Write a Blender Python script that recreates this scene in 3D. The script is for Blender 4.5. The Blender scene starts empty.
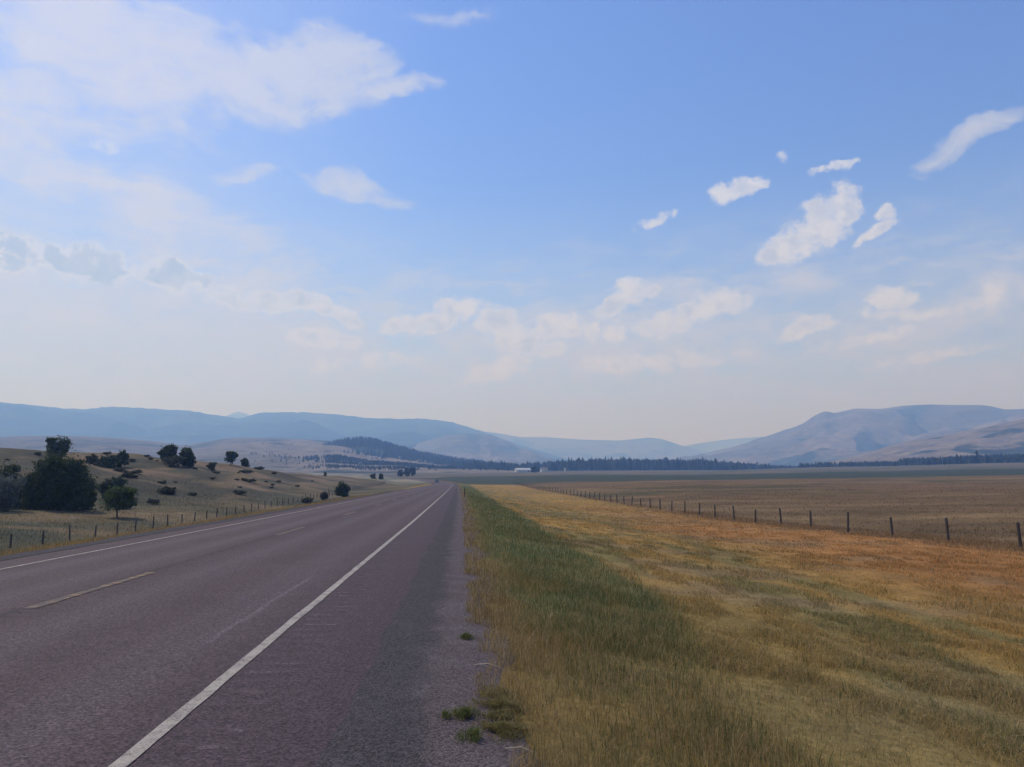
import bpy, math, random
import numpy as np
from mathutils import Vector, Matrix

# ------------------------------------------------------------------ camera
FPX = 740.0
PSI = math.atan(0.0645); PHI = math.atan(82.5/740.0)
CAM = (0.0, 0.0, 1.65)
sc = bpy.context.scene
C = sc.collection
cam_d = bpy.data.cameras.new('camera'); cam = bpy.data.objects.new('camera', cam_d); C.objects.link(cam)
cam_d.sensor_fit = 'HORIZONTAL'; cam_d.sensor_width = 36.0; cam_d.lens = 36.0*FPX/1024.0
cam_d.clip_start = 0.1; cam_d.clip_end = 60000.0
cam.location = CAM
cam.rotation_euler = (math.pi/2 + PHI, 0.0, -PSI)
sc.camera = cam
def ray(px, py):
    a = (px-512.0)/FPX; b = (383.5-py)/FPX
    F = np.array([math.sin(PSI)*math.cos(PHI), math.cos(PSI)*math.cos(PHI), math.sin(PHI)])
    R = np.array([math.cos(PSI), -math.sin(PSI), 0.0]); U = np.cross(R, F)
    return F + a*R + b*U
def W(px, py, Y):
    d = ray(px, py); return np.array(CAM) + d*(Y/d[1])
def WR(px, py, r):                       # point at horizontal distance r
    d = ray(px, py); return np.array(CAM) + d*(r/math.hypot(d[0], d[1]))

# ------------------------------------------------------------------ sun and sky
SUN_AZ = math.radians(-52.0); SUN_EL = math.radians(50.0)
sun_d = bpy.data.lights.new('sun', 'SUN'); sun = bpy.data.objects.new('sun', sun_d); C.objects.link(sun)
sun_d.energy = 2.6; sun_d.angle = math.radians(0.6); sun_d.color = (1.0, 0.955, 0.91)
sv = Vector((math.sin(SUN_AZ)*math.cos(SUN_EL), math.cos(SUN_AZ)*math.cos(SUN_EL), math.sin(SUN_EL)))
sun.rotation_euler = sv.to_track_quat('Z', 'Y').to_euler()
sun.location = (-40, 30, 60)

sc.view_settings.view_transform = 'Standard'; sc.view_settings.look = 'None'
sc.view_settings.exposure = 0.09; sc.view_settings.gamma = 1.0
sc.view_settings.use_curve_mapping = False
sc.cycles.use_denoising = True
sc.cycles.volume_bounces = 1
sc.cycles.max_bounces = 6
sc.cycles.transparent_max_bounces = 8

world = bpy.data.worlds.new('World'); sc.world = world; world.use_nodes = True
nt = world.node_tree; nt.nodes.clear()
class G:
    """small helper that writes node graphs"""
    def __init__(s, nt): s.nt = nt
    def n(s, t, **k):
        o = s.nt.nodes.new(t)
        for a, b in k.items(): setattr(o, a, b)
        return o
    def l(s, a, b): s.nt.links.new(a, b)
    def setin(s, sock, v):
        if hasattr(v, 'node'): s.l(v, sock)
        else: sock.default_value = v
    def m(s, op, a, b=None, c=None, clamp=False):
        o = s.n('ShaderNodeMath', operation=op, use_clamp=clamp)
        for i, v in enumerate((a, b, c)):
            if v is not None: s.setin(o.inputs[i], v)
        return o.outputs[0]
    def vm(s, op, a, b=None, out=0):
        o = s.n('ShaderNodeVectorMath', operation=op)
        s.setin(o.inputs[0], a)
        if b is not None:
            if op == 'SCALE': s.setin(o.inputs['Scale'], b)
            else: s.setin(o.inputs[1], b)
        return o.outputs[out]
    def noise(s, v, scale, detail=4, rough=0.55, out=0, lac=2.0, dist=0.0):
        o = s.n('ShaderNodeTexNoise'); s.setin(o.inputs['Vector'], v)
        o.inputs['Scale'].default_value = scale; o.inputs['Detail'].default_value = detail
        o.inputs['Roughness'].default_value = rough; o.inputs['Lacunarity'].default_value = lac
        o.inputs['Distortion'].default_value = dist
        return o.outputs[out]
    def mr(s, v, a, b, c=0.0, d=1.0, kind='SMOOTHSTEP'):
        o = s.n('ShaderNodeMapRange', interpolation_type=kind)
        s.setin(o.inputs[0], v)
        for i, x in zip((1, 2, 3, 4), (a, b, c, d)): s.setin(o.inputs[i], x)
        return o.outputs[0]
    def mix(s, f, a, b, blend='MIX'):
        o = s.n('ShaderNodeMix', data_type='RGBA', blend_type=blend)
        s.setin(o.inputs[0], f); s.setin(o.inputs[6], a); s.setin(o.inputs[7], b)
        return o.outputs[2]
    def mapping(s, v, loc=(0, 0, 0), rot=(0, 0, 0), scale=(1, 1, 1), kind='POINT'):
        o = s.n('ShaderNodeMapping', vector_type=kind); s.setin(o.inputs['Vector'], v)
        o.inputs['Location'].default_value = loc; o.inputs['Rotation'].default_value = rot
        o.inputs['Scale'].default_value = scale
        return o.outputs[0]

g = G(nt)
sky = g.n('ShaderNodeTexSky', sky_type='NISHITA'); sky.sun_disc = False
sky.sun_elevation = SUN_EL; sky.sun_rotation = SUN_AZ
sky.air_density = 1.1; sky.dust_density = .8; sky.ozone_density = 3.0; sky.altitude = 900
bg_sky = g.n('ShaderNodeBackground'); g.l(g.mix(1.0, sky.outputs[0], (.92, 1.10, 1.70, 1), 'MULTIPLY'), bg_sky.inputs[0]); bg_sky.inputs[1].default_value = 0.10

tc = g.n('ShaderNodeTexCoord'); D = tc.outputs['Generated']
sep = g.n('ShaderNodeSeparateXYZ'); g.l(D, sep.inputs[0])
az = g.m('ARCTAN2', sep.outputs[0], sep.outputs[1]); el = g.m('ARCSINE', sep.outputs[2])
comb = g.n('ShaderNodeCombineXYZ'); g.l(az, comb.inputs[0]); g.l(el, comb.inputs[1]); P = comb.outputs[0]
def sky_angles(px, py):
    d = ray(px, py); d = d/np.linalg.norm(d); return math.atan2(d[0], d[1]), math.asin(d[2])
def warp(v, scale, amp, detail=3):
    nn = g.noise(v, scale, detail, 0.6, out=1)
    return g.vm('ADD', v, g.vm('SCALE', g.vm('SUBTRACT', nn, (0.5, 0.5, 0.5)), amp))
def ellipses(Pv, items, grow=1.3):
    acc = None
    for (px, py, rx, ry, rot, wt) in items:
        a0, e0 = sky_angles(px, py)
        ra = (sky_angles(px+10, py)[0]-sky_angles(px-10, py)[0])/20*rx
        re = (sky_angles(px, py-10)[1]-sky_angles(px, py+10)[1])/20*ry
        ra /= max(math.cos(e0), .5)**0
        v = g.mapping(Pv, (a0, e0, 0), (0, 0, math.radians(rot)), (ra*grow*1.12, re*grow*1.12, 1), 'TEXTURE')
        ln = g.vm('LENGTH', v, out=1)
        mk = g.m('MULTIPLY', g.m('SUBTRACT', 1.0, g.m('MULTIPLY', ln, ln)), wt)
        acc = mk if acc is None else g.m('MAXIMUM', acc, mk)
    return g.m('MAXIMUM', acc, 0.0)
CUM = [(842,205,20,26,-10,1),(822,222,36,26,35,1),(798,240,38,20,35,1),(780,253,26,15,15,1),(735,190,26,12,10,.9),(756,185,14,6,0,.8),(886,211,13,9,0,.9),
 (875,231,26,7,24,.9),(836,168,28,5,6,.7),(785,157,9,7,0,.45),(652,222,30,6,20,.6),(672,214,12,4,20,.45),(622,303,36,11,18,1),
 (632,292,18,14,0,1),(613,333,14,13,0,.9),(592,331,9,14,0,.85),(690,315,66,12,14,1),(722,303,30,14,0,.9),(660,328,34,12,0,.85),(806,328,30,11,20,.9),
 (893,297,24,12,0,.95),(905,312,60,7,0,.6),(500,322,26,16,-10,1),(512,338,30,12,0,1),(557,326,30,14,0,1),(532,347,36,9,0,.9),
 (500,368,44,12,18,.9),(455,310,28,12,6,1),(428,322,36,12,20,.9),(400,324,30,10,10,.8),(610,366,40,10,4,.8),(690,358,60,9,4,.6),(655,362,30,10,0,.85),
 (270,300,60,12,0,.9),(318,306,44,11,-14,1),(348,318,16,8,-20,.9),(322,338,42,9,0,.85),(174,276,38,17,0,1),(90,264,52,20,0,1),
 (60,256,24,14,0,.8),(12,254,36,22,0,.9),(103,146,22,7,-10,.55),(865,338,60,8,12,.6),(930,357,90,8,8,.55),(360,362,80,10,6,.5),(240,296,40,12,0,.8),(990,298,50,14,10,.55)]
SOFT = [(350,58,50,36,-12,1),(300,72,90,34,-6,1),(210,60,120,40,-12,1),(90,30,160,60,-12,.95),(385,94,58,11,4,.95),(60,95,190,50,0,.6),
 (40,170,170,44,-8,.65),(175,218,110,30,-14,.65),(350,186,56,15,-12,.65),(247,174,40,9,10,.6),(968,145,76,13,18,.85),
 (450,8,60,14,0,.35),(240,285,170,46,-12,.55),(60,300,180,50,-4,.55),(950,322,140,26,8,.7),
 (560,350,260,42,0,.6),(300,350,320,44,0,.5),(740,290,160,24,4,.55),(990,300,80,24,20,.6)]
base1 = warp(P, 16.0, 0.026, 2)
Pw = warp(base1, 60.0, 0.016, 4)
mc = ellipses(Pw, CUM, 1.12)
fb = g.noise(P, 44.0, 8, 0.64)
valc = g.m('ADD', mc, g.m('MULTIPLY', g.m('SUBTRACT', fb, 0.5), 2.5))
ac = g.mr(valc, 0.08, 0.92)
ac = g.m('MULTIPLY', ac, g.mr(mc, 0.0, 0.50))
# soft veils, streaky noise
Ps = warp(warp(P, 5.0, 0.09, 2), 26.0, 0.024, 4)
ms = ellipses(Ps, SOFT, 1.12)
stv = g.mapping(Ps, (0, 0, 0), (0, 0, math.radians(-8)), (5.0, 17.0, 1))
st = g.noise(stv, 2.0, 7, 0.62, dist=.5)
st2 = g.noise(Pw, 11.0, 6, 0.66)
vs = g.m('ADD', ms, g.m('ADD', g.m('MULTIPLY', g.m('SUBTRACT', st, .5), 1.6), g.m('MULTIPLY', g.m('SUBTRACT', st2, .5), 1.3)))
as_ = g.m('MULTIPLY', g.m('MULTIPLY', g.mr(vs, 0.0, 0.95), g.mr(ms, 0.0, 0.4)), 0.80)
# broken streaky bank low in the sky
bk = g.noise(g.mapping(Pw, (0, 0, 0), (0, 0, math.radians(4)), (7.0, 26.0, 1)), 1.5, 6, 0.62, dist=.4)
bank = g.m('MULTIPLY', g.mr(bk, .46, .66), g.m('MULTIPLY', g.mr(el, .03, .10), g.mr(el, .34, .20)))
bank = g.m('MULTIPLY', bank, .55)
as_ = g.m('MAXIMUM', as_, bank)
# thin high veil: thicker to the left (towards the sun) and low down
left = g.mr(az, 0.0, -0.62, 0.0, 0.44)
low = g.mr(el, 0.40, 0.05, 0.0, 0.66)
veil = g.m('MULTIPLY', g.m('ADD', left, low), g.m('ADD', -0.25, g.m('MULTIPLY', g.m('ADD', st2, st), 1.25)))
veil = g.m('MINIMUM', g.m('ADD', veil, 0.02), 0.72)
# cloud colours: lumpy light and grey from the density difference towards the sun
off = g.vm('ADD', P, (-0.005, 0.010, 0.0))
fb2 = g.noise(off, 44.0, 5, 0.64)
lf = g.noise(Pw, 24.0, 2, 0.5); lf2 = g.noise(g.vm('ADD', Pw, (-0.010, 0.016, 0.0)), 24.0, 2, 0.5)
relief = g.mr(g.m('ADD', g.m('MULTIPLY', g.m('SUBTRACT', fb, fb2), .5), g.m('SUBTRACT', lf, lf2)), -0.13, 0.13)
leftg = g.mr(az, -0.05, -0.45, 0.0, 1.0)
core = g.mr(valc, g.mr(leftg, 0, 1, .50, .38, 'LINEAR'), g.mr(leftg, 0, 1, 1.0, .75, 'LINEAR'))
shade = g.m('MULTIPLY', core, g.m('SUBTRACT', 1.0, g.m('MULTIPLY', relief, g.mr(leftg, 0, 1, .85, .15, 'LINEAR'))), clamp=True)
lit = g.mix(leftg, (0.70, 0.725, 0.82, 1), (0.78, 0.80, 0.89, 1))
grey = g.mix(leftg, (0.50, 0.56, 0.72, 1), (0.40, 0.50, 0.72, 1))
ccol = g.mix(shade, lit, grey)
vcol = g.mix(g.mr(el, 0.05, 0.35), (0.56, 0.58, 0.68, 1), (0.56, 0.63, 0.84, 1))
scol = g.mix(leftg, (0.57, 0.61, 0.74, 1), (0.62, 0.65, 0.80, 1))
def bg(col):
    b = g.n('ShaderNodeBackground'); g.setin(b.inputs[0], col); b.inputs[1].default_value = 1.0; return b.outputs[0]
def ms_(f, a, b):
    o = g.n('ShaderNodeMixShader'); g.setin(o.inputs[0], f); g.l(a, o.inputs[1]); g.l(b, o.inputs[2]); return o.outputs[0]
s1 = ms_(veil, bg_sky.outputs[0], bg(vcol))
s2 = ms_(as_, s1, bg(scol))
s3 = ms_(g.m('MULTIPLY', ac, 0.94), s2, bg(ccol))
wo = g.n('ShaderNodeOutputWorld'); g.l(s3, wo.inputs[0])
world.cycles.sampling_method = 'MANUAL'; world.cycles.sample_map_resolution = 512

# ------------------------------------------------------------------ numpy noise
def vnoise(x, y, seed=0):
    xi = np.floor(x).astype(np.int64); yi = np.floor(y).astype(np.int64); xf = x-xi; yf = y-yi
    def h(a, b):
        n = (a*374761393 + b*668265263 + seed*974634777) & 0xffffffff
        n = ((n ^ (n >> 13))*1274126177) & 0xffffffff
        n = ((n ^ (n >> 16))*2246822519) & 0xffffffff
        return ((n ^ (n >> 13)) & 0xffffff)/16777215.0
    u = xf*xf*(3-2*xf); v = yf*yf*(3-2*yf)
    return (h(xi, yi)*(1-u)+h(xi+1, yi)*u)*(1-v) + (h(xi, yi+1)*(1-u)+h(xi+1, yi+1)*u)*v
def fbm(x, y, seed=0, oct=4, rough=.5):
    a = 1.0; s = 0; t = 0
    for i in range(oct):
        s = s + a*vnoise(x*2**i+17.3*i, y*2**i-9.1*i, seed+i); t += a; a *= rough
    return s/t
def sst(a, b, x):
    t = np.clip((x-a)/(b-a), 0, 1); return t*t*(3-2*t)

# ------------------------------------------------------------------ terrain functions
cv_ = np.array([-200, 0, 30, 84, 165, 300, 350, 400, 500, 600, 700, 1000, 1500, 20000.])
cc_ = np.array([0, 0, -.05, -.35, -.95, -2.3, -4.2, -8.3, -22, -41, -62, -130, -200, -200.])
def curve(v):
    v = np.asarray(v, float); s = 0
    for k in range(-4, 5): s = s + np.interp(v + k*np.clip(v*.02, 0, 12), cv_, cc_)
    return s/9
def zroad(v):
    v = np.asarray(v, float); s = 0
    Vt = [-200, 0, 290, 340, 400, 500, 600, 760, 1000, 1500, 20000.]; Zt = [3.78, 0, -5.48, -6.25, -7.0, -7.8, -8.3, -8.9, -9.2, -9, -9.]
    for k in range(-4, 5): s = s + np.interp(v + k*np.clip(v*.02, 0, 8), Vt, Zt)
    return s/9
def crown(u): return -.02*np.abs(u+5.26) + .105
def zfield(v):
    return 1.65 + np.interp(v, [-100, 0, 38, 69, 136, 230, 330, 400, 500, 700, 1000, 20000.], [-2.6, -3.0, -3.87, -5.0, -6.1, -7.2, -8.0, -8.6, -9.2, -10.4, -10.6, -10.6])
def zleft(v):
    return zroad(v) + np.interp(v, [0, 40, 107, 163, 240, 305, 400, 20000.], [-3.1, -3.3, -3.3, -2.5, -1.5, -.9, -.6, -.3])
FAR = [(1000, 473.5), (1500, 471), (3000, 469), (9000, 467)]
LEFT = {
 -150: [(40,566),(50,552),(95,512),(120,485),(150,458),(175,447),(230,458),(300,478),(500,482)],
 0:  [(50,548),(95,512),(115,492),(140,466),(165,444.5),(205,452),(300,480),(500,482)],
 70: [(60,540),(95,514),(120,492),(150,463),(178,448.5),(220,456),(300,480),(500,482)],
 130:[(75,530),(100,511),(125,492),(155,469),(190,451),(235,459),(320,482),(500,482)],
 190:[(90,520),(120,500),(150,483),(180,467.5),(210,458),(255,465),(330,482),(500,482)],
 230:[(105,513),(140,496),(170,482),(200,470),(225,461.5),(265,469),(330,482),(500,481)],
 270:[(125,506),(150,498),(190,484),(220,474),(245,468.5),(285,473),(340,480),(500,481)],
 300:[(140,503),(170,495),(210,484),(260,475),(285,471.5),(330,477),(400,480),(500,480)],
 340:[(180,497),(210,491),(260,482),(300,477),(330,475),(380,478),(500,478)],
 390:[(230,491),(305,485),(350,481),(420,478.5),(500,478),(700,476.5)],
 430:[(305,486),(400,482),(500,480),(700,477)],
 455:[(305,486),(400,484),(500,480.5),(700,477)]}
RIGHT = {
 480:[(305,486.5),(330,484.5),(400,482.5),(600,477),(900,474)],
 560:[(150,498),(200,491),(300,485),(340,482.5),(600,475.5),(900,473.5),(1200,471.5),(1500,470.5)],
 700:[(60,530),(100,507),(150,494),(250,484),(350,480.5),(600,475),(900,472),(1200,471),(1500,470)],
 850:[(45,540),(100,505),(200,487),(350,478.5),(500,474),(700,471),(1000,468),(1300,466)],
 1024:[(33,547),(60,520),(100,501),(200,484),(350,475.5),(450,472),(600,469.3),(800,465.5),(1000,462.5),(1500,461)]}
YS = np.exp(np.linspace(math.log(30), math.log(9000), 140))
def table(d):
    ss = []; zz = []
    for px in sorted(d):
        pts = list(d[px]); pts += [q for q in FAR if q[0] > pts[-1][0]+150] if px < 900 else [(3000, 464), (9000, 464)]
        pts = sorted(pts)
        ys = [p[0] for p in pts]; zs = [W(px, p[1], p[0])[2] for p in pts]
        z = np.interp(np.log(YS), np.log(ys), zs)
        k = np.array([.1, .2, .4, .2, .1]); zp = np.pad(z, 2, 'edge'); z = np.convolve(zp, k, 'valid')
        w = W(px, 470, 1.0); ss.append(w[0]); zz.append(z)
    return np.array(ss), np.array(zz)
TL, TR = table(LEFT), table(RIGHT)
def lookup(T, s, Y):
    ss, zz = T
    s = np.clip(s, ss[0], ss[-1]-1e-6); j = np.clip(np.searchsorted(ss, s, side='right')-1, 0, len(ss)-2)
    t = (s-ss[j])/(ss[j+1]-ss[j]); t = t*t*(3-2*t)*.5 + t*.5
    y = (np.log(np.clip(Y, 30, 8999))-math.log(30))/(math.log(9000)-math.log(30))*(len(YS)-1)
    i = np.clip(np.floor(y).astype(int), 0, len(YS)-2); f = y-i
    a = zz[j, i]*(1-f)+zz[j, i+1]*f; b = zz[j+1, i]*(1-f)+zz[j+1, i+1]*f
    return a*(1-t)+b*t
def Zuv(u, v):
    u = np.asarray(u, float); v = np.asarray(v, float); u, v = np.broadcast_arrays(u, v)
    X = u + curve(v); Y = v; zr = zroad(v)
    road = zr + crown(u)
    gr = np.interp(u, [.15, .6, 1, 2, 3.4, 5, 7, 10, 14, 20, 25], [0, .03, .07, .18, .34, .47, .6, .74, .86, .95, 1.0])
    ze = zr + crown(.15)
    right = ze*(1-gr) + zfield(v)*gr
    gl = np.interp(-u, [9.6, 10.5, 12, 16, 22, 31], [0, .05, .13, .36, .65, 1.0])
    le = zr + crown(-9.6)
    leftz = le*(1-gl) + zleft(v)*gl
    z = np.where(u > .15, right, np.where(u < -9.6, leftz, road))
    s = X/np.maximum(Y, 25.0)
    Yc = np.maximum(Y, 30.0)
    wl = sst(23, 38, -u); wr = sst(20, 42, u)
    z = z*(1-wl) + lookup(TL, s, Yc)*wl
    z = z*(1-wr) + lookup(TR, s, Yc)*wr
    # small relief
    off = np.maximum(sst(.3, 3, u), sst(10.5, 14, -u))
    near = fbm(X*.9, Y*.9, 5, 3)-.5
    z = z + off*near*.10*sst(260, 120, Y)
    hill = sst(34, 60, -u)*sst(60, 100, Y)*sst(420, 260, Y)
    z = z + hill*((fbm(X/16, Y/22, 9, 4)-.5)*3.4 - .9*np.abs(fbm(X/30+5, Y/40, 12, 3)-.5))*sst(240, 170, Y+ (X+60)*0) 
    z = z + sst(40, 70, u)*(fbm(X/25, Y/25, 14, 3)-.5)*.35
    return z
def gxy(X, Y):
    """ground height at a world point"""
    return float(Zuv(np.array([X-float(curve(Y))]), np.array([Y]))[0])
def gpos(px, Y, py=475):
    """ground point seen at column px and depth Y"""
    p = W(px, py, Y); return Vector((p[0], Y, gxy(p[0], Y)))
def ground_at(px, py, lo=5, hi=2500):
    """first point where the sight line meets the ground"""
    d = ray(px, py); Y = np.exp(np.linspace(math.log(lo), math.log(hi), 900))
    X = d[0]/d[1]*Y; Z = CAM[2] + d[2]/d[1]*Y
    h = Zuv(X-curve(Y), Y); k = np.argmax(h >= Z)
    return Vector((X[k], Y[k], h[k]))

# ------------------------------------------------------------------ object helpers
def link_mesh(name, me, mat=None, parent=None):
    o = bpy.data.objects.new(name, me); C.objects.link(o)
    if mat: me.materials.append(mat)
    if parent: o.parent = parent
    return o
def np_mesh(name, V, F, k, col=None, smooth=False, colf=None):
    me = bpy.data.meshes.new(name); V = np.asarray(V, np.float32); F = np.asarray(F, np.int32)
    nf = len(F)
    me.vertices.add(len(V)); me.vertices.foreach_set('co', V.ravel())
    me.loops.add(nf*k); me.polygons.add(nf)
    me.polygons.foreach_set('loop_start', np.arange(0, nf*k, k, dtype=np.int32))
    me.polygons.foreach_set('loop_total', np.full(nf, k, np.int32))
    me.loops.foreach_set('vertex_index', F.ravel())
    me.update(calc_edges=True)
    me.polygons.foreach_set('use_smooth', np.full(nf, smooth, bool))
    if col is not None:
        a = me.color_attributes.new('Col', 'FLOAT_COLOR', 'POINT')
        c4 = np.ones((len(V), 4), np.float32); c4[:, :3] = col; a.data.foreach_set('color', c4.ravel())
    return me
def props(o, label=None, cat=None, group=None, kind=None):
    if label: o['label'] = label
    if cat: o['category'] = cat
    if group: o['group'] = group
    if kind: o['kind'] = kind
    return o
def empty(name, loc, rz=0, **k):
    o = bpy.data.objects.new(name, None); C.objects.link(o); o.location = loc; o.rotation_euler = (0, 0, rz)
    o.empty_display_size = .3
    return props(o, **k)
class MB:
    def __init__(s): s.v = []; s.f = []
    def add(s, vs, fs):
        b = len(s.v); s.v += [tuple(v) for v in vs]; s.f += [tuple(i+b for i in f) for f in fs]; return s
    def box(s, x0, x1, y0, y1, z0, z1):
        return s.add([(x, y, z) for z in (z0, z1) for y in (y0, y1) for x in (x0, x1)],
              [(0, 2, 3, 1), (4, 5, 7, 6), (0, 1, 5, 4), (1, 3, 7, 5), (3, 2, 6, 7), (2, 0, 4, 6)])
    def tube(s, pts, rad, n=8, cap=True):
        pts = [Vector(p) for p in pts]; rings = []
        for i, p in enumerate(pts):
            d = (pts[min(i+1, len(pts)-1)]-pts[max(i-1, 0)]).normalized()
            a = d.orthogonal().normalized(); b = d.cross(a)
            if i and rings:
                a = (a0 - d*a0.dot(d)).normalized(); b = d.cross(a)
            a0 = a
            rings.append([p + (a*math.cos(t)+b*math.sin(t))*rad[i] for t in [2*math.pi*k/n for k in range(n)]])
        vs = [v for r in rings for v in r]; fs = []
        for i in range(len(pts)-1):
            for k in range(n): fs.append((i*n+k, i*n+(k+1) % n, (i+1)*n+(k+1) % n, (i+1)*n+k))
        if cap: fs += [tuple(range(n-1, -1, -1)), tuple(range((len(pts)-1)*n, len(pts)*n))]
        return s.add(vs, fs)
    def mesh(s, name, smooth=False):
        me = bpy.data.meshes.new(name); me.from_pydata(s.v, [], s.f); me.update()
        if smooth: me.polygons.foreach_set('use_smooth', [True]*len(me.polygons))
        return me
    def build(s, name, mat, parent=None, smooth=False): return link_mesh(name, s.mesh(name, smooth), mat, parent)

def material(name, rough=.9, spec=.2):
    m = bpy.data.materials.new(name); m.use_nodes = True; h = G(m.node_tree)
    b = m.node_tree.nodes['Principled BSDF']; b.inputs['Roughness'].default_value = rough
    b.inputs['Specular IOR Level'].default_value = spec
    return m, h, b
def simple(name, col, rough=.8, spec=.25, var=.25, scale=6.0, metal=0):
    m, h, b = material(name, rough, spec); t = h.n('ShaderNodeTexCoord')
    nz = h.noise(t.outputs['Object'], scale, 5, .6)
    f = h.mr(nz, .25, .75, 1-var, 1+var, 'LINEAR')
    h.l(h.vm('SCALE', (*col,), f), b.inputs['Base Color']); b.inputs['Metallic'].default_value = metal
    return m
def bump(h, b, height, strength, dist):
    o = h.n('ShaderNodeBump'); h.setin(o.inputs['Height'], height); o.inputs['Strength'].default_value = strength
    o.inputs['Distance'].default_value = dist; h.l(o.outputs[0], b.inputs['Normal'])

# ------------------------------------------------------------------ ground colours (albedo by place)
def lerp3(a, b, t): return a*(1-t[..., None]) + b*t[..., None]
def c3(r, g_, b): return np.array([r, g_, b])
def ground_colour(X, Y, u):
    n1 = fbm(X/3, Y/3, 21, 4); n2 = fbm(X/14, Y/14, 22, 4); n3 = fbm(X/60, Y/60, 23, 4); nf = fbm(X*2, Y*1.2, 24, 3)
    # windrow streaks of the mown hay, running with the road
    st = fbm(u*1.3 + n1*.9, Y/7, 25, 4)
    straw = c3(.235, .155, .050); gold = c3(.28, .165, .045); green = c3(.105, .120, .045); olive = c3(.135, .118, .044)
    brown = c3(.16, .108, .055); past = c3(.132, .084, .037); pastg = c3(.084, .068, .029); orange = c3(.29, .130, .042)
    B = lambda c: np.broadcast_to(c, X.shape+(3,))
    # pasture, right
    col = lerp3(B(past), B(pastg), sst(.42, .62, n3*.6+n2*.4))
    col = lerp3(col, B(c3(.20, .132, .062)), .7*sst(.5, .66, fbm(X/30, Y/9, 26, 4)))
    col = lerp3(col, B(c3(.15, .085, .045)), .6*sst(.55, .68, fbm(X/40+9, Y/16, 36, 4)))
    col = col*(.86+.28*fbm(X/5, Y/3.5, 37, 4))[..., None]
    crop = sst(355, 375, Y+ (n2-.5)*30)*sst(655, 615, Y+(n2-.5)*40)*(u > 12)
    col = lerp3(col, B(c3(.030, .046, .024)), crop)
    beyond = sst(625, 660, Y)*(u > -12)
    col = lerp3(col, lerp3(B(c3(.135, .108, .068)), B(c3(.085, .085, .052)), sst(.4, .6, n3)), beyond)
    crop2 = sst(300, 335, Y)*sst(640, 600, Y)*sst(2, 6, u)
    col = lerp3(col, B(c3(.046, .056, .034)), crop2*(1-sst(20, 60, u)*(Y < 360)))
    # mown hay between verge and fence
    hay = lerp3(B(straw), B(gold), sst(.35, .65, n2))
    hay = lerp3(hay, B(olive), .75*sst(.48, .62, st)*sst(16, 9, u) + .0)
    hay = lerp3(hay, B(orange), .8*sst(9, 17, u + (n2-.5)*8)*sst(120, 40, Y))
    hay = lerp3(hay, B(brown), .6*sst(.55, .7, n1))
    hay = lerp3(hay, B(olive*1.15), .55*sst(20, 7, Y + (n2-.5)*14 + u*.5))
    hay = hay*(.86+.5*fbm(X*3.1, Y*1.6, 38, 4))[..., None]
    wh = sst(25.4, 24.0, u + (n1-.5)*1.2)*sst(330, 290, Y)
    col = lerp3(col, hay, wh*(u > -3))
    edge = 3.6 + (n2-.5)*1.6 + .8*sst(20, 120, Y) - 1.3*sst(14, 6, Y)
    vg = lerp3(B(green), B(olive), sst(.45, .65, n1))
    vg = lerp3(vg, B(straw*.8), .65*sst(16, 5, Y+(n2-.5)*6))
    vg = lerp3(vg, B(straw*.8), .7*sst(.5, .7, nf)*sst(30, 8, Y))
    vg = lerp3(vg, B(straw*.62), .8*sst(.8, .25, u))
    col = lerp3(col, vg, sst(edge+.35, edge-.35, u)*(u > -3)*sst(320, 300, Y))
    # left side
    l1 = lerp3(B(c3(.110, .088, .046)), B(c3(.066, .066, .038)), sst(.4, .6, n2))
    l1 = lerp3(l1, B(c3(.19, .135, .07)), .7*sst(.5, .68, fbm(X/18, Y/7, 27, 4)))
    hillm = sst(95, 130, Y)*sst(-30, -45, u)
    hcol = lerp3(B(c3(.140, .102, .056)), B(c3(.046, .048, .030)), .8*sst(.42, .56, fbm(X/8, Y/20, 28, 5)))
    hcol = lerp3(hcol, B(c3(.23, .155, .095)), .7*sst(.55, .7, fbm(X/22+3, Y/12, 29, 3)))
    l1 = lerp3(l1, hcol, hillm)
    l1 = lerp3(l1, lerp3(B(c3(.24, .20, .13)), B(c3(.12, .13, .075)), sst(.4, .6, n3)), sst(330, 400, Y))
    l1 = lerp3(l1, B(c3(.25, .165, .055)), sst(-14.5, -12.5, u + (n1-.5)*1.5)*sst(340, 300, Y))
    col = np.where((u < -3)[..., None], l1, col)
    return col*(.80+.4*n1[..., None])

m_ground, h, b = material('ground', .95, .1)
at = h.n('ShaderNodeAttribute', attribute_name='Col'); t = h.n('ShaderNodeTexCoord')
n1 = h.noise(t.outputs['Object'], 9.0, 6, .65); n2 = h.noise(t.outputs['Object'], .9, 5, .6); n3 = h.noise(t.outputs['Object'], .07, 6, .6)
f = h.m('MULTIPLY', h.m('MULTIPLY', h.mr(n1, .25, .75, .6, 1.4, 'LINEAR'), h.mr(n2, .25, .75, .72, 1.28, 'LINEAR')), h.mr(n3, .3, .7, .82, 1.18, 'LINEAR'))
h.l(h.vm('SCALE', at.outputs['Color'], f), b.inputs['Base Color'])
bump(h, b, h.m('ADD', n1, h.m('MULTIPLY', n2, 3.0)), .8, .05)

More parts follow.
